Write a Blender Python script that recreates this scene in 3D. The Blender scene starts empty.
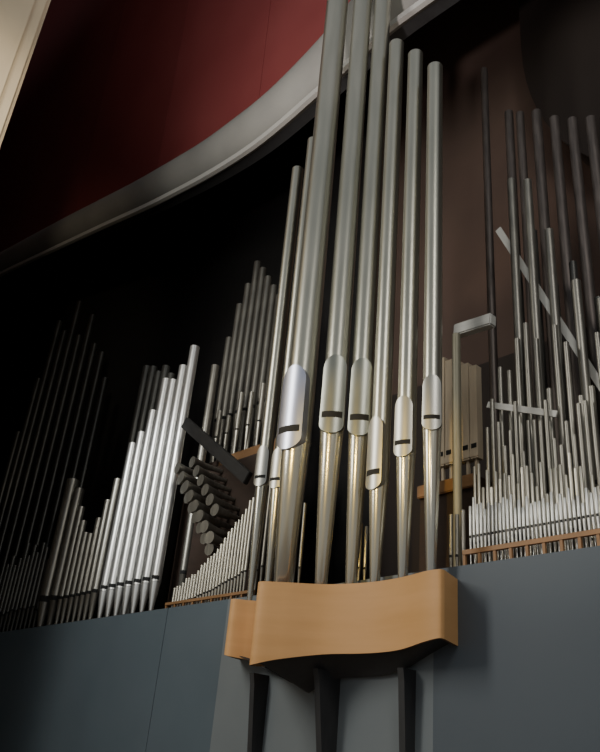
import bpy, bmesh, math, random
from mathutils import Vector, Matrix
random.seed(7)
SC=bpy.context.scene
COL=SC.collection
# ------------------------------------------------------------------ materials
def newmat(name):
    m=bpy.data.materials.new(name); m.use_nodes=True
    nt=m.node_tree; b=nt.nodes['Principled BSDF']
    return m,nt,b
def noise_mat(name,c1,c2,rough=.5,metal=0.,scale=(6,6,1),nscale=4,rvar=.1,bump=0.,spec=.5,detail=5):
    m,nt,b=newmat(name)
    tc=nt.nodes.new('ShaderNodeTexCoord'); mp=nt.nodes.new('ShaderNodeMapping')
    mp.inputs['Scale'].default_value=scale
    n=nt.nodes.new('ShaderNodeTexNoise'); n.inputs['Scale'].default_value=nscale; n.inputs['Detail'].default_value=detail
    r=nt.nodes.new('ShaderNodeValToRGB')
    r.color_ramp.elements[0].position=.3; r.color_ramp.elements[1].position=.7
    r.color_ramp.elements[0].color=(*c1,1); r.color_ramp.elements[1].color=(*c2,1)
    nt.links.new(tc.outputs['Object'],mp.inputs['Vector']); nt.links.new(mp.outputs['Vector'],n.inputs['Vector'])
    nt.links.new(n.outputs['Fac'],r.inputs['Fac']); nt.links.new(r.outputs['Color'],b.inputs['Base Color'])
    mr=nt.nodes.new('ShaderNodeMapRange'); mr.inputs['To Min'].default_value=max(0,rough-rvar); mr.inputs['To Max'].default_value=min(1,rough+rvar)
    nt.links.new(n.outputs['Fac'],mr.inputs['Value']); nt.links.new(mr.outputs['Result'],b.inputs['Roughness'])
    b.inputs['Metallic'].default_value=metal
    b.inputs['Specular IOR Level'].default_value=spec
    return m
ZINC=noise_mat('zinc_metal',(.42,.42,.36),(.52,.51,.44),.30,.9,(3,3,.4),2,.03,detail=2)
FOOTM=noise_mat('glossy_foot_metal',(.50,.49,.42),(.60,.58,.50),.22,.80,(3,3,.4),2,.03,detail=2)
TIN=noise_mat('tin_metal',(.62,.63,.62),(.78,.78,.76),.34,.8,(9,9,.8),3,.08)
TINR=noise_mat('warm_tin_metal',(.52,.50,.43),(.70,.67,.58),.33,.8,(9,9,.8),3,.08)
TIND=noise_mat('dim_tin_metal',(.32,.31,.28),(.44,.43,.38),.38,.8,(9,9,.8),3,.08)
LIP=noise_mat('satin_lip_metal',(.40,.40,.37),(.46,.46,.43),.36,.85,(2,2,1),2,.03,detail=2)
LIPD=noise_mat('darker_lip_metal',(.26,.27,.24),(.32,.33,.29),.34,.85,(2,2,1),2,.03,detail=2)
LIPB=noise_mat('bluish_lip_metal',(.48,.51,.64),(.56,.59,.72),.32,.85,(2,2,1),2,.03,detail=2)
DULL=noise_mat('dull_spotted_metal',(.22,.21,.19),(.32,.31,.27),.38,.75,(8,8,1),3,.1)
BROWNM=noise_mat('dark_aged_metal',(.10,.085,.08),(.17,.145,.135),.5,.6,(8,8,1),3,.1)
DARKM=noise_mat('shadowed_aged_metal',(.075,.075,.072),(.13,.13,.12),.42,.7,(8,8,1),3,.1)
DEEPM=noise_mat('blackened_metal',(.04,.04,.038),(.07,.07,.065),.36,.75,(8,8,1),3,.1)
BLACK=noise_mat('mouth_black',(.006,.006,.007),(.012,.012,.012),.8)
ORANGE=noise_mat('honey_maple_veneer',(.66,.36,.14),(.74,.42,.18),.5,0,(.4,.4,4),2,.06,0,.35)
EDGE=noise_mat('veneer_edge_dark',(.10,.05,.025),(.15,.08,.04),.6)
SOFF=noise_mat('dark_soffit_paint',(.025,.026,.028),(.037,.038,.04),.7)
ARM=noise_mat('dark_grey_steel',(.025,.025,.026),(.04,.04,.04),.5,.3)
RACK=noise_mat('rack_wood',(.26,.14,.06),(.35,.19,.09),.6,0,(1,4,4),3)
CHEST=noise_mat('chest_wood',(.12,.06,.03),(.18,.09,.045),.6,0,(1,4,4),3)
DCHEST=noise_mat('dark_chest_wood',(.03,.018,.012),(.045,.026,.018),.7,0,(1,4,4),3)
BEIGE=noise_mat('pale_pipe_wood',(.50,.42,.31),(.60,.51,.38),.6,0,(6,6,.6),3)
WHITE=noise_mat('grey_white_strap',(.46,.46,.44),(.54,.54,.51),.6,0)
POST=noise_mat('olive_post',(.23,.22,.16),(.31,.29,.22),.5,.2)
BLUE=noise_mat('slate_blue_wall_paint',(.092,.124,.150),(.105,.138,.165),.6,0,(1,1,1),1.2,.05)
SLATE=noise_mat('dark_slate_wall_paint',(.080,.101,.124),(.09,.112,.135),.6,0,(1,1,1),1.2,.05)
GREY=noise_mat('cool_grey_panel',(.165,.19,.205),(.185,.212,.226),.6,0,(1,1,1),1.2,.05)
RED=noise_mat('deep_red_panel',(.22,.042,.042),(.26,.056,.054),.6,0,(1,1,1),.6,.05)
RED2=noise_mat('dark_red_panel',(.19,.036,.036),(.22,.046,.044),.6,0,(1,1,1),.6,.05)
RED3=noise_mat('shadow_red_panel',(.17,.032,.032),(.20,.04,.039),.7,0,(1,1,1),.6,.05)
BEAM=noise_mat('grey_plaster_beam',(.25,.25,.235),(.31,.31,.29),.6,0,(1,1,1),1,.05)
LIPM=noise_mat('pale_beam_trim',(.42,.42,.40),(.48,.48,.45),.5,0,(1,1,1),1,.05)
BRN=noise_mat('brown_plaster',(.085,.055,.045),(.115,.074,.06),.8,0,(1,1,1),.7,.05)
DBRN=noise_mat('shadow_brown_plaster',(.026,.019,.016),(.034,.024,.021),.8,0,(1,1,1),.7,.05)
DRK=noise_mat('shade_black',(.028,.027,.028),(.036,.035,.035),.95,spec=.1)  # near-black tone standing in for deep shade
CREAM=noise_mat('cream_plaster',(.70,.58,.40),(.78,.66,.47),.7,0,(1,1,1),.8,.05)
FLOOR=noise_mat('hall_floor_wood',(.22,.17,.12),(.30,.23,.17),.5,0,(8,.6,1),3)

# ------------------------------------------------------------------ helpers
def mkobj(name,bm,mats,smooth=True,parent=None,loc=None):
    me=bpy.data.meshes.new(name); bm.normal_update(); bm.to_mesh(me); bm.free()
    for m in mats: me.materials.append(m)
    if smooth:
        for p in me.polygons: p.use_smooth=True
        try: me.set_sharp_from_angle(angle=math.radians(40))
        except Exception: pass
    o=bpy.data.objects.new(name,me); COL.objects.link(o)
    if loc: o.location=loc
    if parent: o.parent=parent
    return o
def tag(o,label,cat,group=None,kind=None):
    o['label']=label; o['category']=cat
    if group: o['group']=group
    if kind: o['kind']=kind
    return o
def struct(o): o['kind']='structure'; return o
def bm_box(bm,x0,x1,y0,y1,z0,z1,mi=0):
    v=[bm.verts.new((x,y,z)) for x in (x0,x1) for y in (y0,y1) for z in (z0,z1)]
    for f in ((0,1,3,2),(4,6,7,5),(0,4,5,1),(2,3,7,6),(0,2,6,4),(1,5,7,3)):
        fc=bm.faces.new([v[i] for i in f]); fc.material_index=mi
    return v
def box(name,x0,x1,y0,y1,z0,z1,mat,bev=0):
    bm=bmesh.new(); bm_box(bm,x0,x1,y0,y1,z0,z1)
    bmesh.ops.recalc_face_normals(bm,faces=bm.faces[:])
    if bev: bmesh.ops.bevel(bm,geom=bm.edges[:],offset=bev,segments=2,affect='EDGES')
    return mkobj(name,bm,[mat],smooth=False)
def revolve(bm,prof,n=24,mi=None,ang0=0,mouth=None):
    rings=[]
    for r,z,_ in prof:
        rings.append([bm.verts.new((r*math.cos(ang0+2*math.pi*k/n),r*math.sin(ang0+2*math.pi*k/n),z)) for k in range(n)])
    for i in range(len(prof)-1):
        for k in range(n):
            f=bm.faces.new((rings[i][k],rings[i][(k+1)%n],rings[i+1][(k+1)%n],rings[i+1][k]))
            f.material_index=prof[i][2]
            if mouth and i==mouth[0]:
                a=ang0+2*math.pi*(k+.5)/n
                d=(a-mouth[1]+math.pi)%(2*math.pi)-math.pi
                if abs(d)<mouth[2]: f.material_index=mouth[3]
    return rings
def cap(bm,ring,mi,flip=False):
    f=bm.faces.new(ring[::-1] if flip else ring); f.material_index=mi

CAM=Vector((4.37,-5.81,1.6))
def face_ang(x,y): return math.atan2(CAM.y-y,CAM.x-x)

# ------------------------------------------------------------------ large detailed pipes
CR=1.9; OFF=1.14
def plate(bm,r,z0,z1,ang,mi,wid=1.0,off=OFF,th=.10,cr=CR):
    h=z1-z0; W=wid*r; NU=12; NV=32
    cx=Vector((math.cos(ang),math.sin(ang),0)); tx=Vector((-math.sin(ang),math.cos(ang),0))
    grid=[];back=[]
    for j in range(NV+1):
        v=.5-.5*math.cos(math.pi*j/NV); zc=z0+h*v
        rb_=W*.85; rt_=W*1.15
        w=W*(1-.04*v)
        if zc-z0<rb_: w*=math.sqrt(max(0,1-((rb_-(zc-z0))/rb_)**2))
        elif z1-zc<rt_: w*=math.sqrt(max(0,1-((rt_-(z1-zc))/rt_)**2))
        w=max(w,.03*W)
        row=[];rb=[]
        for i in range(NU+1):
            u=(i/NU*2-1)*w
            d=off*r-u*u/(2*cr*r)
            p=cx*d+tx*u; row.append(bm.verts.new((p.x,p.y,zc)))
            db=min(d-th*r, math.sqrt(max(.03*r*r,r*r-u*u))*.98)
            p2=cx*db+tx*u*.97; rb.append(bm.verts.new((p2.x,p2.y,zc)))
        grid.append(row);back.append(rb)
    for j in range(NV):
        for i in range(NU):
            f=bm.faces.new((grid[j][i],grid[j][i+1],grid[j+1][i+1],grid[j+1][i])); f.material_index=mi
            f=bm.faces.new((back[j][i],back[j+1][i],back[j+1][i+1],back[j][i+1])); f.material_index=mi
        for i in (0,NU):
            f=bm.faces.new((grid[j][i],grid[j+1][i],back[j+1][i],back[j][i])); f.material_index=mi
    for j in (0,NV):
        for i in range(NU):
            f=bm.faces.new((grid[j][i],back[j][i],back[j][i+1],grid[j][i+1])); f.material_index=mi
    bmesh.ops.recalc_face_normals(bm,faces=bm.faces[:])
def big_pipe(x,y,zb,zm0,zm1,zt,r,turn,label,group,mat=ZINC,foot_tip=.32,slot_f=.23,lipm=LIP,lipl='smooth lip plate with rounded ends'):
    e=bpy.data.objects.new('organ_pipe',None); COL.objects.link(e); e.location=(x,y,zb)
    e.empty_display_size=.2
    tag(e,label,'organ pipe',group)
    a=face_ang(x,y)-turn
    zf=zm0-zb+(zm1-zm0)*.12
    bm=bmesh.new()
    R=revolve(bm,[(r*foot_tip*.8,0,0),(r*foot_tip,.02,0),(r*.97,zf-.02,0),(r*.99,zf,0)],40); cap(bm,R[0],0,True); cap(bm,R[-1],0)
    mkobj('pipe_foot',bm,[FOOTM],parent=e)
    bm=bmesh.new()
    H=zt-zb
    R=revolve(bm,[(r,zf,0),(r*1.015,zf+.01,0),(r*1.015,zf+.03,0),(r,zf+.04,0),(r,H-.03,0),(r*1.012,H-.025,0),(r*1.012,H,0),(r*.93,H,0),(r*.93,H-.25,1)],40)
    cap(bm,R[0],0,True); cap(bm,R[-1],1)
    mkobj('pipe_body',bm,[mat,BLACK],parent=e)
    bm=bmesh.new()
    plate(bm,r,zm0-zb,zm1-zb,a,0)
    lo=mkobj('mouth_lip',bm,[lipm],parent=e); lo['label']=lipl
    zs=(zm0-zb)+(zm1-zm0)*slot_f; hs=(zm1-zm0)*.075
    bm=bmesh.new(); cx=Vector((math.cos(a),math.sin(a),0)); tx=Vector((-math.sin(a),math.cos(a),0))
    n=10; rows=[]
    for zz in (zs-hs/2,zs+hs/2):
        for dd in (OFF+.015,OFF-.12):
            row=[]
            for i in range(n+1):
                u=(i/n*2-1)*.84*r; d=dd*r-u*u/(2*CR*r); p=cx*d+tx*u
                row.append(bm.verts.new((p.x,p.y,zz)))
            rows.append(row)
    o4=[rows[0],rows[1],rows[3],rows[2]]
    for q in range(4):
        A,B=o4[q],o4[(q+1)%4]
        for i in range(n): bm.faces.new((A[i],A[i+1],B[i+1],B[i]))
    bm.faces.new([q[0] for q in o4]); bm.faces.new([q[-1] for q in o4][::-1])
    bmesh.ops.recalc_face_normals(bm,faces=bm.faces[:])
    so=mkobj('mouth_slot',bm,[BLACK],parent=e,smooth=False); so['label']='dark narrow slot across the lip'
    return e
G='tall display pipes in the curved wooden bracket'
ZS=3.20
D=math.radians
MAIN=[
 (-1.806,-.497,4.78,5.83,14.2,.166,D(36),'thickest silver display pipe, at the bulge of the wooden bracket',.55),
 (-1.462,-.283,4.97,5.95,13.9,.138,D(6),'tall thick silver pipe standing beside the thickest pipe',.42),
 (-1.204,-.111,4.94,5.90,13.6,.124,D(4),'tall silver pipe standing deep in the wooden bracket',.42),
 (-.872,-.120,4.27,5.09,10.95,.104,D(40),'slimmer silver pipe whose lip sits lower than its neighbours',.42),
 (-.503,-.135,4.54,5.22,10.43,.101,D(22),'slim silver pipe with open top and mid-height lip',.42),
 (-.131,-.180,4.72,5.33,9.86,.097,D(4),'slim silver pipe at the wall end of the bracket',.42),
 (-2.24,-.334,4.49,4.98,9.86,.085,D(30),'slender grey pipe half hidden behind the thickest pipe',.3),
 (-2.80,-.12,4.69,5.22,9.79,.088,D(30),'slender grey pipe rising from the bracket back curl',.3),
]
for i,(x,y,m0,m1,t,r,turn,lb,ft) in enumerate(MAIN):
    lm,ll=(LIPB,'bluish polished lip plate') if i==0 else ((LIPD,'darker grey lip plate with rounded ends') if i in (1,2) else (LIP,'smooth lip plate with rounded ends'))
    big_pipe(x,y,ZS,m0,m1,t,r,turn,lb,G,foot_tip=ft,lipm=lm,lipl=ll)

# ------------------------------------------------------------------ curved wooden bracket
def catmull(P,n=8):
    out=[]
    for i in range(len(P)-1):
        p0=P[max(i-1,0)];p1=P[i];p2=P[i+1];p3=P[min(i+2,len(P)-1)]
        for k in range(n):
            t=k/n
            out.append(tuple(.5*((2*b)+(-a+c)*t+(2*a-5*b+4*c-d)*t*t+(-a+3*b-3*c+d)*t**3) for a,b,c,d in zip(p0,p1,p2,p3)))
    out.append(tuple(P[-1])); return out
RIM=[(.03,0,2.73),(.12,-.28,2.73),(.135,-.34,2.73),(.10,-.375,2.73),(-.05,-.37,2.71),(-.41,-.29,2.67),(-.80,-.28,2.66),(-1.235,-.40,2.65),(-1.58,-.66,2.58),(-1.78,-.80,2.52),(-1.90,-.74,2.52),(-2.06,-.52,2.55),(-2.28,-.22,2.6),(-2.5,-.13,2.64),(-2.64,-.22,2.68),(-2.76,-.36,2.70),(-2.86,-.34,2.72),(-2.95,-.17,2.72),(-3.0,0,2.72)]
rim=[RIM[0]]+catmull(RIM[1:],8)
def offset(pts,d):
    out=[]
    for i,p in enumerate(pts):
        a=pts[max(i-1,0)];b=pts[min(i+1,len(pts)-1)]
        tx,ty=b[0]-a[0],b[1]-a[1];L=math.hypot(tx,ty) or 1
        nx,ny=(-ty/L,tx/L)
        out.append((p[0]-nx*d,p[1]-ny*d,p[2]))
    return out
inn=offset(rim,.03)
ZR=3.31
e=bpy.data.objects.new('pipe_bracket',None); COL.objects.link(e); e.location=(-1.4,0,2.4)
tag(e,'honey-coloured curved wooden box on the wall carrying tall silver pipes','pipe bracket')
def loc(p,z): return (p[0]+1.4,p[1],z-2.4)
bm=bmesh.new()
ro=[bm.verts.new(loc(p,ZR)) for p in rim]; ri=[bm.verts.new(loc(p,ZR)) for p in inn]
bo=[bm.verts.new(loc(p,p[2])) for p in rim]; bi=[bm.verts.new(loc(p,p[2])) for p in inn]
for i in range(len(rim)-1):
    bm.faces.new((ro[i],ro[i+1],bo[i+1],bo[i])).material_index=0
    bm.faces.new((ri[i],bi[i],bi[i+1],ri[i+1])).material_index=0
    bm.faces.new((ro[i],ri[i],ri[i+1],ro[i+1])).material_index=0
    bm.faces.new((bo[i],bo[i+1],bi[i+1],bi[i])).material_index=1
for i in (0,-1): bm.faces.new((ro[i],bo[i],bi[i],ri[i]))
bmesh.ops.recalc_face_normals(bm,faces=bm.faces[:])
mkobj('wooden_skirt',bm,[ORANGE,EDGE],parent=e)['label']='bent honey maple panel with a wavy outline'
bm=bmesh.new()
n=len(inn)
fr=[(p[0],p[1]) for p in inn]
for zz in (ZS,ZS-.05):
    F1=[bm.verts.new(loc((p[0],p[1],0),zz)) for p in fr]
    B1=[bm.verts.new(loc((max(-2.95,min(0,p[0])),-.001,0),zz)) for p in fr]
    for i in range(n-1):
        try: bm.faces.new((F1[i],F1[i+1],B1[i+1],B1[i]))
        except ValueError: pass
mkobj('shelf',bm,[RACK],smooth=False,parent=e)
bm=bmesh.new()
lev=[]
for k,(s,dz) in enumerate([(1,.03),(.97,0.02),(.72,-.04),(.42,-.12),(.18,-.19)]):
    lev.append([bm.verts.new(loc((-1.45+(p[0]+1.45)*(.55+.45*s),p[1]*s*.96,0),p[2]+.02+dz)) for p in inn])
for k in range(len(lev)-1):
    for i in range(len(inn)-1): bm.faces.new((lev[k][i],lev[k][i+1],lev[k+1][i+1],lev[k+1][i]))
bmesh.ops.recalc_face_normals(bm,faces=bm.faces[:])
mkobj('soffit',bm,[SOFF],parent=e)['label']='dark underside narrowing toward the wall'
for bx,hh in ((-2.5,.22),(-1.42,.32),(-.47,.18)):
    bm=bmesh.new()
    P=[(0,2.54),(-hh,2.54),(-hh*.9,2.44),(-.07,1.0),(0,1.0)]
    L=[bm.verts.new((bx+1.4-.035,y,z-2.4)) for y,z in P]; Rr=[bm.verts.new((bx+1.4+.035,y,z-2.4)) for y,z in P]
    bm.faces.new(L); bm.faces.new(Rr[::-1])
    for i in range(5): bm.faces.new((L[i],Rr[i],Rr[(i+1)%5],L[(i+1)%5]))
    bmesh.ops.recalc_face_normals(bm,faces=bm.faces[:])
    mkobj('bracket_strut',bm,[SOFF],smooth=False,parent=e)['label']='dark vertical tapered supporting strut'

# ------------------------------------------------------------------ ranks of smaller pipes
def small_pipe(x,y,zb,zt,r,mat,label,group,foot=None,seg=12,tip=.35,turn=.3):
    fh=foot if foot else min(.28*(zt-zb),.45)
    a=face_ang(x,y)-turn
    bm=bmesh.new(); H=zt-zb; mh=max(r*.9,.03)
    R=revolve(bm,[(r*tip,0,0),(r*.96,fh,0),(r,fh+.004,0),(r,fh+mh,0),(r,H-.004,0),(r*.8,H,0),(r*.8,H-min(.1,H*.2),1)],seg,mouth=(2,a,.75,1))
    cap(bm,R[0],0,True); cap(bm,R[-1],1)
    o=mkobj('organ_pipe',bm,[mat,BLACK],loc=(x,y,zb))
    return tag(o,label,'organ pipe',group)
def lerp(P,x):
    P=sorted(P)
    if x<=P[0][0]: return P[0][1]
    for (a,b),(c,d) in zip(P,P[1:]):
        if x<=c: return b+(d-b)*(x-a)/(c-a)
    return P[-1][1]
def rank(x0,x1,step,y,zb,tops,jit,r,mat,label,group,alt=0,**k):
    n=max(1,round((x1-x0)/step))
    for i in range(n+1):
        x=x0+(x1-x0)*i/n
        small_pipe(x,y,zb,lerp(tops,x)+random.uniform(-jit,jit)+(alt if i%2 else 0),r*random.uniform(.9,1.1),mat,label,group,**k)
ZC=3.45
rank(-.08,1.45,.042,.36,ZC,[(-.1,4.14),(.6,4.02),(1.6,3.95)],.05,.0155,TIN,'tiny bright tin pipe in a dense row behind the rack rail','tiny tin pipes along the rail',alt=.06,tip=.15,foot=.34)
rank(-.12,1.5,.050,.50,ZC,[(-.1,4.5),(.8,4.25),(1.6,4.15)],.14,.0165,TINR,'small tin pipe in a dense staggered row','small pipes of the second row',alt=.15)
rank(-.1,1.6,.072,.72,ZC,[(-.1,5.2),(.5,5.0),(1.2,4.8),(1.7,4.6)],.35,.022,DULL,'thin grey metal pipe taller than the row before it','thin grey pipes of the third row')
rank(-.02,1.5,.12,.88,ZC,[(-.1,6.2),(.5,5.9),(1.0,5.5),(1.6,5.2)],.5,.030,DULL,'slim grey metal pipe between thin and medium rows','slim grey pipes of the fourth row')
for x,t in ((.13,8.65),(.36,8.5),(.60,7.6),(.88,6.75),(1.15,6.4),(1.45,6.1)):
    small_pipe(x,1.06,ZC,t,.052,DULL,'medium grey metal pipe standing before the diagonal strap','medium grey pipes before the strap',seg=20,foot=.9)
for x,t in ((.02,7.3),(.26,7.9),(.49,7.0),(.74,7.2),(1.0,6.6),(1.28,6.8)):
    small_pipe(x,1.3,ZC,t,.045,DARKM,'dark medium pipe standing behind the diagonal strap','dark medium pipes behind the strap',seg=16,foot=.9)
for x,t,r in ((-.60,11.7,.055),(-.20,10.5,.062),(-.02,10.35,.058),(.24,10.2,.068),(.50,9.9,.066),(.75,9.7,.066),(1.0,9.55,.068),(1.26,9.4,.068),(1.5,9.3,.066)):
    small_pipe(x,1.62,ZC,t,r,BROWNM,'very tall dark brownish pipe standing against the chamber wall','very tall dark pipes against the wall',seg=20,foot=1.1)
GB='small pipes behind the display pipes'; LBb='small metal pipe partly hidden behind the display pipes'
rank(-3.4,-2.5,.10,.34,ZC,[(-3.4,4.9),(-2.4,4.6)],.1,.024,DULL,LBb,GB)
rank(-1.72,-1.45,.09,.34,ZC,[(-1.7,4.5),(-1.4,4.1)],.15,.02,TINR,LBb,GB)
rank(-.30,-.15,.07,.34,ZC,[(-.5,4.0),(-.1,4.1)],.1,.02,DULL,LBb,GB)
rank(-5.05,-3.5,.065,.32,ZC,[(-5.1,3.78),(-4.6,3.96),(-4.2,4.18),(-3.8,4.55),(-3.45,4.9)],.03,.022,TINR,'small tin pipe in a row whose tops climb in a curve','small pipes with tops rising in a curve')
for i,(x,t) in enumerate(((-7.38,6.6),(-7.13,6.75),(-6.88,7.1),(-6.63,7.65),(-6.38,7.55),(-6.13,7.75),(-5.88,8.05))):
    r=.082; zb=3.5; e2=bpy.data.objects.new('organ_pipe',None); COL.objects.link(e2); e2.location=(x,.5,zb)
    tag(e2,'brightly lit silver pipe with tapered foot, in a stepped row','organ pipe','brightly lit stepped silver pipes')
    bm=bmesh.new(); R=revolve(bm,[(r*.25,0,0),(r*.8,.36,0),(r*.97,.50,0)],20); cap(bm,R[0],0,True); cap(bm,R[-1],0)
    mkobj('pipe_foot',bm,[TIN],parent=e2)
    bm=bmesh.new(); H=t-zb; a=face_ang(x,.5)-.3
    R=revolve(bm,[(r,.505,0),(r,.53,0),(r,.59,0),(r,H,0),(r*.88,H,0),(r*.88,H-.15,1)],20,mouth=(1,a,.7,1)); cap(bm,R[0],0,True); cap(bm,R[-1],1)
    mkobj('pipe_body',bm,[TIN,BLACK],parent=e2)
small_pipe(-5.84,.95,3.5,7.86,.07,DULL,'single grey pipe standing beside the bright stepped row',None,seg=20,foot=.7)
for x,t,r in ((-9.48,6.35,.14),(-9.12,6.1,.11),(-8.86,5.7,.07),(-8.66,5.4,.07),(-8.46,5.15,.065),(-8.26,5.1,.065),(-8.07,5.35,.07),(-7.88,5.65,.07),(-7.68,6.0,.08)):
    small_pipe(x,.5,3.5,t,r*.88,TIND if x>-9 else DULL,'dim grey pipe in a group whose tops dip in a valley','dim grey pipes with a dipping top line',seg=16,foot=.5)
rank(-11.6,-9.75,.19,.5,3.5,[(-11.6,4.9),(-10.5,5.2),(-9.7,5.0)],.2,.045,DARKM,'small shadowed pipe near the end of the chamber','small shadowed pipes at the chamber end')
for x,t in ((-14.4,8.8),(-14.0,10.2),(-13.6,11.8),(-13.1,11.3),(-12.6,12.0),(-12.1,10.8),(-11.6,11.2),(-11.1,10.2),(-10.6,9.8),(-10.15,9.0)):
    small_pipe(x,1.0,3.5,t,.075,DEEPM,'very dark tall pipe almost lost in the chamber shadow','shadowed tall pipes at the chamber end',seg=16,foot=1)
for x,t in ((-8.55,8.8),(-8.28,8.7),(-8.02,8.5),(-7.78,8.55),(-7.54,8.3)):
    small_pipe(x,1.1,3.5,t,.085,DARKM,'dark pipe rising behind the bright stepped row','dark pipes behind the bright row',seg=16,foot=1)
for i,(x,t) in enumerate(((-6.85,9.2),(-6.65,9.9),(-6.45,10.3),(-6.24,10.75),(-6.03,10.5),(-5.82,10.2),(-5.61,9.9),(-5.4,9.6),(-5.19,9.3))):
    small_pipe(x,1.85,6.35,t,.075,DULL,'dark pipe with pale foot on the raised windchest','pipes on the raised windchest',seg=16,foot=1.0)
for x in (-6.75,-6.45,-6.15,-5.85,-5.55,-5.25,-4.95):
    small_pipe(x,1.6,6.35,7.4+random.uniform(-.2,.2),.042,TINR,'short pale pipe before the dark ones on the raised windchest','short pale pipes on the raised windchest',seg=14,foot=.5)
for i in range(6):
    x=-1.42+i*.125; t=6.75-.07*i; w=.054
    bm=bmesh.new(); bm_box(bm,-w,w,-w,w,.25,t-4.9); bm_box(bm,-.018,.018,-.018,.018,0,.25)
    bm_box(bm,-w*.7,w*.7,-w-.004,-w+.01,.38,.44,1); bm_box(bm,-w-.006,w+.006,-w-.01,-w+.01,.27,.35,0)
    bmesh.ops.recalc_face_normals(bm,faces=bm.faces[:])
    tag(mkobj('wooden_organ_pipe',bm,[BEIGE,BLACK],smooth=False,loc=(x,1.5,4.9)),'square cream wooden pipe on the raised wooden chest','organ pipe','square wooden pipes')

# ------------------------------------------------------------------ trumpets en chamade
for k in range(8):
    for row in (0,1,2):
        if row==2 and k>5: continue
        x=-5.56+k*.135+row*.22; z=5.56-k*.178+row*.08
        L=.44+.10*((k*3+row*2)%3)
        fan=D(6-2*k)
        bm=bmesh.new()
        prof=[(.03,0,0),(.035,.1,0),(.05,L-.25,0),(.07,L-.10,0),(.089,L-.01,0),(.09,L,0)]
        R=revolve(bm,prof,18); cap(bm,R[0],0,True); cap(bm,R[-1],1)
        for v in bm.verts:
            a,b,c=v.co; v.co=(a*math.cos(fan)-c*math.sin(fan),-c*math.cos(fan)-a*math.sin(fan),b)
        bmesh.ops.recalc_face_normals(bm,faces=bm.faces[:])
        o=mkobj('trumpet_pipe',bm,[DULL,TIND],loc=(x,.888,z))
        tag(o,'short grey flared trumpet pipe lying horizontally, pointing outward','trumpet pipe','horizontal trumpet pipes')
def bar(name,p,q,w,h,mat,label,cat):
    p=Vector(p);q=Vector(q);L=(q-p).length
    bm=bmesh.new(); bm_box(bm,-w/2,w/2,-h/2,h/2,0,L); bmesh.ops.recalc_face_normals(bm,faces=bm.faces[:])
    bmesh.ops.bevel(bm,geom=bm.edges[:],offset=min(w,h)*.12,segments=2,affect='EDGES')
    o=mkobj(name,bm,[mat],smooth=False,loc=p)
    z=(q-p).normalized(); y=Vector((0,1,0)); x=y.cross(z).normalized(); y=z.cross(x)
    o.matrix_world=Matrix(((x.x,y.x,z.x,p.x),(x.y,y.y,z.y,p.y),(x.z,y.z,z.z,p.z),(0,0,0,1)))
    return tag(o,label,cat)
bar('support_strut',(-5.4,.26,6.4),(-3.6,.26,5.1),.18,.08,ARM,'thick dark diagonal strut above the trumpet pipes','strut')
bar('support_strut',(-3.62,.62,5.12),(-4.1,.62,3.47),.14,.07,ARM,'dark leaning strut standing on the windchest','strut')
bar('pipe_strap',(-.14,1.135,8.04),(1.68,1.135,3.92),.085,.022,WHITE,'pale diagonal strap behind the medium grey pipes','strap')
bar('pipe_strap',(-.12,.765,5.40),(.70,.765,5.06),.07,.02,WHITE,'pale narrow board behind the tops of thin pipes','strap')
bar('cross_beam',(-.46,.66,6.41),(.06,.66,6.37),.15,.12,WHITE,'pale short beam resting on the slender post','beam')
bm=bmesh.new(); R=revolve(bm,[(.065,0,0),(.065,.04,0),(.048,.05,0),(.048,2.86,0)],16); cap(bm,R[0],0,True); cap(bm,R[-1],0)
tag(mkobj('support_post',bm,[POST],loc=(-.395,.58,ZC)),'slender olive-grey vertical post beside the display pipes','post')

# ------------------------------------------------------------------ windchests and racks
def chest(x0,x1,y0,y1,z0,z1,label,mat=CHEST,name='windchest',cat='windchest'):
    o=box(name,x0,x1,y0,y1,z0,z1,mat,.012); return tag(o,label,cat)
chest(-3.45,1.9,.2,2.3,3.3,ZC,'long brown wooden windchest under the metal pipes')
chest(-5.2,-3.46,.2,.8,3.3,ZC,'low brown windchest under the curved row of small pipes')
chest(-15.2,-5.22,.2,2.3,3.3,3.5,'long dark windchest under the bright stepped pipes',DCHEST)
chest(-1.55,-.70,1.36,1.72,ZC,4.9,'tall dark chest carrying the square wooden pipes',DCHEST)
chest(-1.55,-.70,1.30,1.355,4.74,4.9,'orange-brown wooden board on the front of the dark chest',RACK,'wooden_board','board')
chest(-7.05,-4.8,1.5,2.1,3.5,6.35,'raised dark windchest deep inside the chamber',DCHEST)
chest(-5.70,-4.0,.90,1.2,3.5,5.85,'dark windchest board holding the horizontal trumpet pipes',DCHEST)
chest(-6.0,-4.5,1.41,1.495,6.0,6.32,'orange-brown wooden board fixed to the raised windchest',RACK,'wooden_board','board')
def rack(x0,x1,y,z0,z1,step,label,th=.035):
    bm=bmesh.new(); bm_box(bm,x0,x1,y-.02,y+.02,z1-th,z1)
    n=int((x1-x0)/step)
    for i in range(n+1):
        x=x0+.015+(x1-x0-.03)*i/n; bm_box(bm,x-.014,x+.014,y-.014,y+.014,z0,z1-th-.001)
    bmesh.ops.recalc_face_normals(bm,faces=bm.faces[:])
    return tag(mkobj('pipe_rack',bm,[RACK],smooth=False),label,'rack')
rack(-.1,1.8,.27,ZC,3.655,.16,'light wooden rack rail with small posts before tiny pipes',.045)
rack(-5.1,-3.2,.25,ZC,3.58,.2,'low wooden rack rail before the curved row of pipes')

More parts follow.
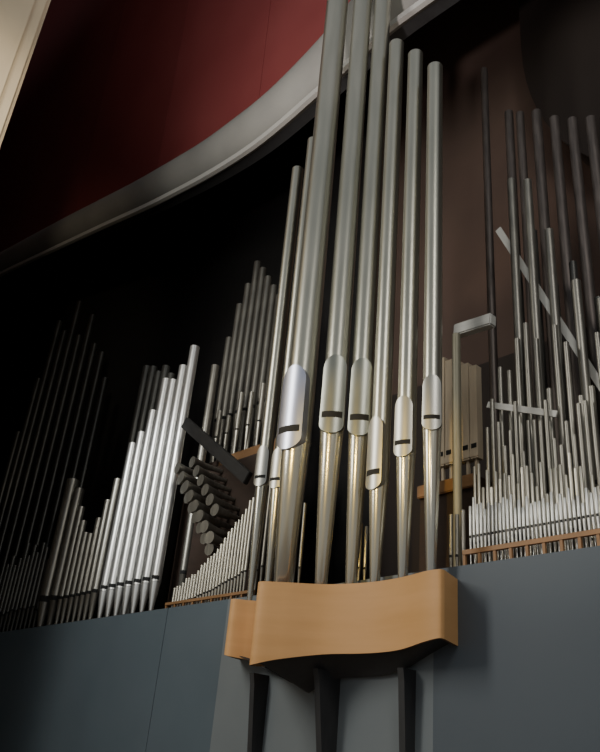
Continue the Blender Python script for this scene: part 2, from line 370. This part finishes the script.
# ------------------------------------------------------------------ setting
XL=-28
bm=bmesh.new()
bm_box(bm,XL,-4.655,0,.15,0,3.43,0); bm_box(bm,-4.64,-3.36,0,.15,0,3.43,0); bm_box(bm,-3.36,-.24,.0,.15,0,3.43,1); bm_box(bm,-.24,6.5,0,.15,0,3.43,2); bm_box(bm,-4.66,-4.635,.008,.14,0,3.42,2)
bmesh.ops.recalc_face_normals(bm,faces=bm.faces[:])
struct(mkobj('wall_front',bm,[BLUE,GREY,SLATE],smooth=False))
struct(box('floor',XL,9,-14,.0,-.1,0,FLOOR))
struct(box('floor',XL,6.5,.15,3.3,3.1,3.3,DRK))
struct(box('wall_back',XL,-4.0,3.3,3.5,0,18,DRK))  # black left and dark lower parts put chamber shade into the wall colour
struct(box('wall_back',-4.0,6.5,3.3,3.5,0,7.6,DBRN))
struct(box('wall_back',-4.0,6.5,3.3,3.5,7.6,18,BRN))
struct(box('wall_left',XL-.2,XL,-14,3.5,0,34,DRK))
struct(box('wall_right',6.5,6.7,.0,3.5,0,18,BRN))
struct(box('wall_light_block',XL,-6.2,-4.3,-3.8,0,28,CREAM))  # added wall hidden behind the pilaster, keeps light off the left end
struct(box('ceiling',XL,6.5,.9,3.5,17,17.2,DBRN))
struct(box('ceiling',XL,-6.5,-9,.1,32,32.3,RED3))  # unseen hall ceiling, added to hold sky light off the left
bm=bmesh.new(); pts=[]
for k in range(17):
    a=math.pi/2*k/16
    pts.append((2.2-2.7*math.cos(a), 12.9-3.9*math.sin(a)))
pts=[(-.5,17)]+pts+[(6.4,9.0),(6.4,17)]
F1=[bm.verts.new((x,2.6,z)) for x,z in pts];F2=[bm.verts.new((x,3.25,z)) for x,z in pts]
bm.faces.new(F1);bm.faces.new(F2[::-1])
for i in range(len(pts)): bm.faces.new((F1[i],F2[i],F2[(i+1)%len(pts)],F1[(i+1)%len(pts)]))
bmesh.ops.recalc_face_normals(bm,faces=bm.faces[:])
struct(mkobj('trim_2',bm,[DBRN],smooth=False))
ZL=[(XL,16.8),(-17,14.5),(-13,13.5),(-10.5,12.88),(-8.3,12.3),(-6.24,11.86),(-4.9,11.68),(-4.12,11.68),(-2.8,11.86),(-1.1,12.1),(-.5,11.95),(3,12.2),(6.5,12.8)]
ZU=[(XL,18.3),(-17,15.7),(-13.3,14.8),(-9.3,13.75),(-6.46,13.18),(-4.41,13.1),(-2.87,13.5),(-2.3,13.85),(0,15.3),(6.5,18)]
nx=130
xs=[XL+(6.5-XL)*i/nx for i in range(nx+1)]
def smz(P,x): return sum(lerp(P,x+d) for d in (-.5,-.25,0,.25,.5))/5
bm=bmesh.new(); rows=[]
for x in xs:
    l=smz(ZL,x);u=smz(ZU,x);h=u-l
    prof=[(.42,l+.12),(.30,l),(.22,l),(.21,l+.10),(.62,l+.11),(.62,l+.11+.15*h)]
    for k in range(15):
        a=-math.pi/2+math.pi*k/14
        prof.append((.58-.44*math.cos(a),l+.11+.15*h+(h*.85-.11)*(.5+.5*math.sin(a))))
    prof.append((.8,u))
    rows.append([bm.verts.new((x,y,z)) for y,z in prof])
for A,B in zip(rows,rows[1:]):
    for i in range(len(A)):
        f=bm.faces.new((A[i],A[(i+1)%len(A)],B[(i+1)%len(A)],B[i])); f.material_index=1 if i in (1,2) else (2 if i in (3,4,5) else 0)
bm.faces.new(rows[0]);bm.faces.new(rows[-1][::-1])
bmesh.ops.recalc_face_normals(bm,faces=bm.faces[:])
struct(mkobj('trim_1',bm,[BEAM,LIPM,SOFF]))
bm=bmesh.new()
def strip(x0,x1,mi,y0,y1,ztop):
    n=max(2,int((x1-x0)/.5)); lo=[];hi=[]
    for i in range(n+1):
        x=x0+(x1-x0)*i/n
        lo.append(bm.verts.new((x,y0,smz(ZU,x)-.1))); hi.append(bm.verts.new((x,y1,ztop)))
    for i in range(n):
        f=bm.faces.new((lo[i],lo[i+1],hi[i+1],hi[i])); f.material_index=mi
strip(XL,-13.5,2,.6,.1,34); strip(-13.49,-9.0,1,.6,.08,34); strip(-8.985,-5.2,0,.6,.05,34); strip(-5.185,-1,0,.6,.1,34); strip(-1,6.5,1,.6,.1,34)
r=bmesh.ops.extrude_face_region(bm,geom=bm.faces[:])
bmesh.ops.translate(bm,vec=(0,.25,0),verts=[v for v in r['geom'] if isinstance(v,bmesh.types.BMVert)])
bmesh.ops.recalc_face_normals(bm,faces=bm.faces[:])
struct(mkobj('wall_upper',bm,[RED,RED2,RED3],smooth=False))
bm=bmesh.new()
bm_box(bm,-6.6,-6.0,-6.5,-3.56,0,16); bm_box(bm,-6.5,-6.08,-3.56,-3.48,0,16); bm_box(bm,-6.0,-5.96,-6.5,-3.75,0,16)
bmesh.ops.recalc_face_normals(bm,faces=bm.faces[:])
struct(mkobj('trim_3',bm,[CREAM],smooth=False))

# ------------------------------------------------------------------ lights
def area(loc,tgt,size,power,col,sy=None):
    l=bpy.data.lights.new('hall_light','AREA'); l.size=size; l.energy=power; l.color=col
    if sy: l.shape='RECTANGLE'; l.size_y=sy
    o=bpy.data.objects.new('hall_light',l); COL.objects.link(o); o.location=loc
    o.rotation_euler=(Vector(tgt)-Vector(loc)).to_track_quat('-Z','Y').to_euler(); return o
def spot(loc,tgt,ang,power,col,rad=.3,blend=.6):
    l=bpy.data.lights.new('spot_light','SPOT'); l.energy=power; l.color=col; l.spot_size=D(ang); l.spot_blend=blend; l.shadow_soft_size=rad
    o=bpy.data.objects.new('spot_light',l); COL.objects.link(o); o.location=loc
    o.rotation_euler=(Vector(tgt)-Vector(loc)).to_track_quat('-Z','Y').to_euler(); return o
area((-4.2,-7,8),(-1.0,0,6),1.6,380,(1,.96,.86),sy=5)
area((6,-5,10),(0,0,7),1.5,190,(1,.95,.85),sy=4)
spot((-4,-8,9),(-6.6,.5,5.4),20,1700,(.95,1,1))
spot((3,-6,5),(.9,.6,4.3),26,340,(1,.90,.74))
spot((1,-6,6),(-4.0,.5,17.5),54,2900,(1,.88,.84),blend=1)
spot((-1.8,1.0,8),(-2.2,3.3,13),110,55,(1,.8,.65))
spot((1,-7,8),(-6,-4.5,9.5),40,1300,(1,.85,.62))
spot((.6,-5.6,5.4),(-1.1,-.3,4.6),27,600,(1,.66,.12),rad=.05)
spot((-1,-7,6),(-6.2,1.8,8.5),24,700,(1,.96,.88))
w=bpy.data.worlds.new('World'); SC.world=w; w.use_nodes=True
w.node_tree.nodes['Background'].inputs[0].default_value=(.9,.95,1,1); w.node_tree.nodes['Background'].inputs[1].default_value=.29

# ------------------------------------------------------------------ camera
cd=bpy.data.cameras.new('camera'); cd.sensor_fit='HORIZONTAL'; cd.sensor_width=36; cd.lens=780/600*36; cd.clip_end=200
co=bpy.data.objects.new('camera',cd); COL.objects.link(co)
R=Vector((0.67955,0.72872,0.0847));F=Vector((-0.67685,0.57823,0.45554))
R.normalize();F.normalize();U=R.cross(F)
co.matrix_world=Matrix(((R.x,U.x,-F.x,CAM.x),(R.y,U.y,-F.y,CAM.y),(R.z,U.z,-F.z,CAM.z),(0,0,0,1)))
SC.camera=co
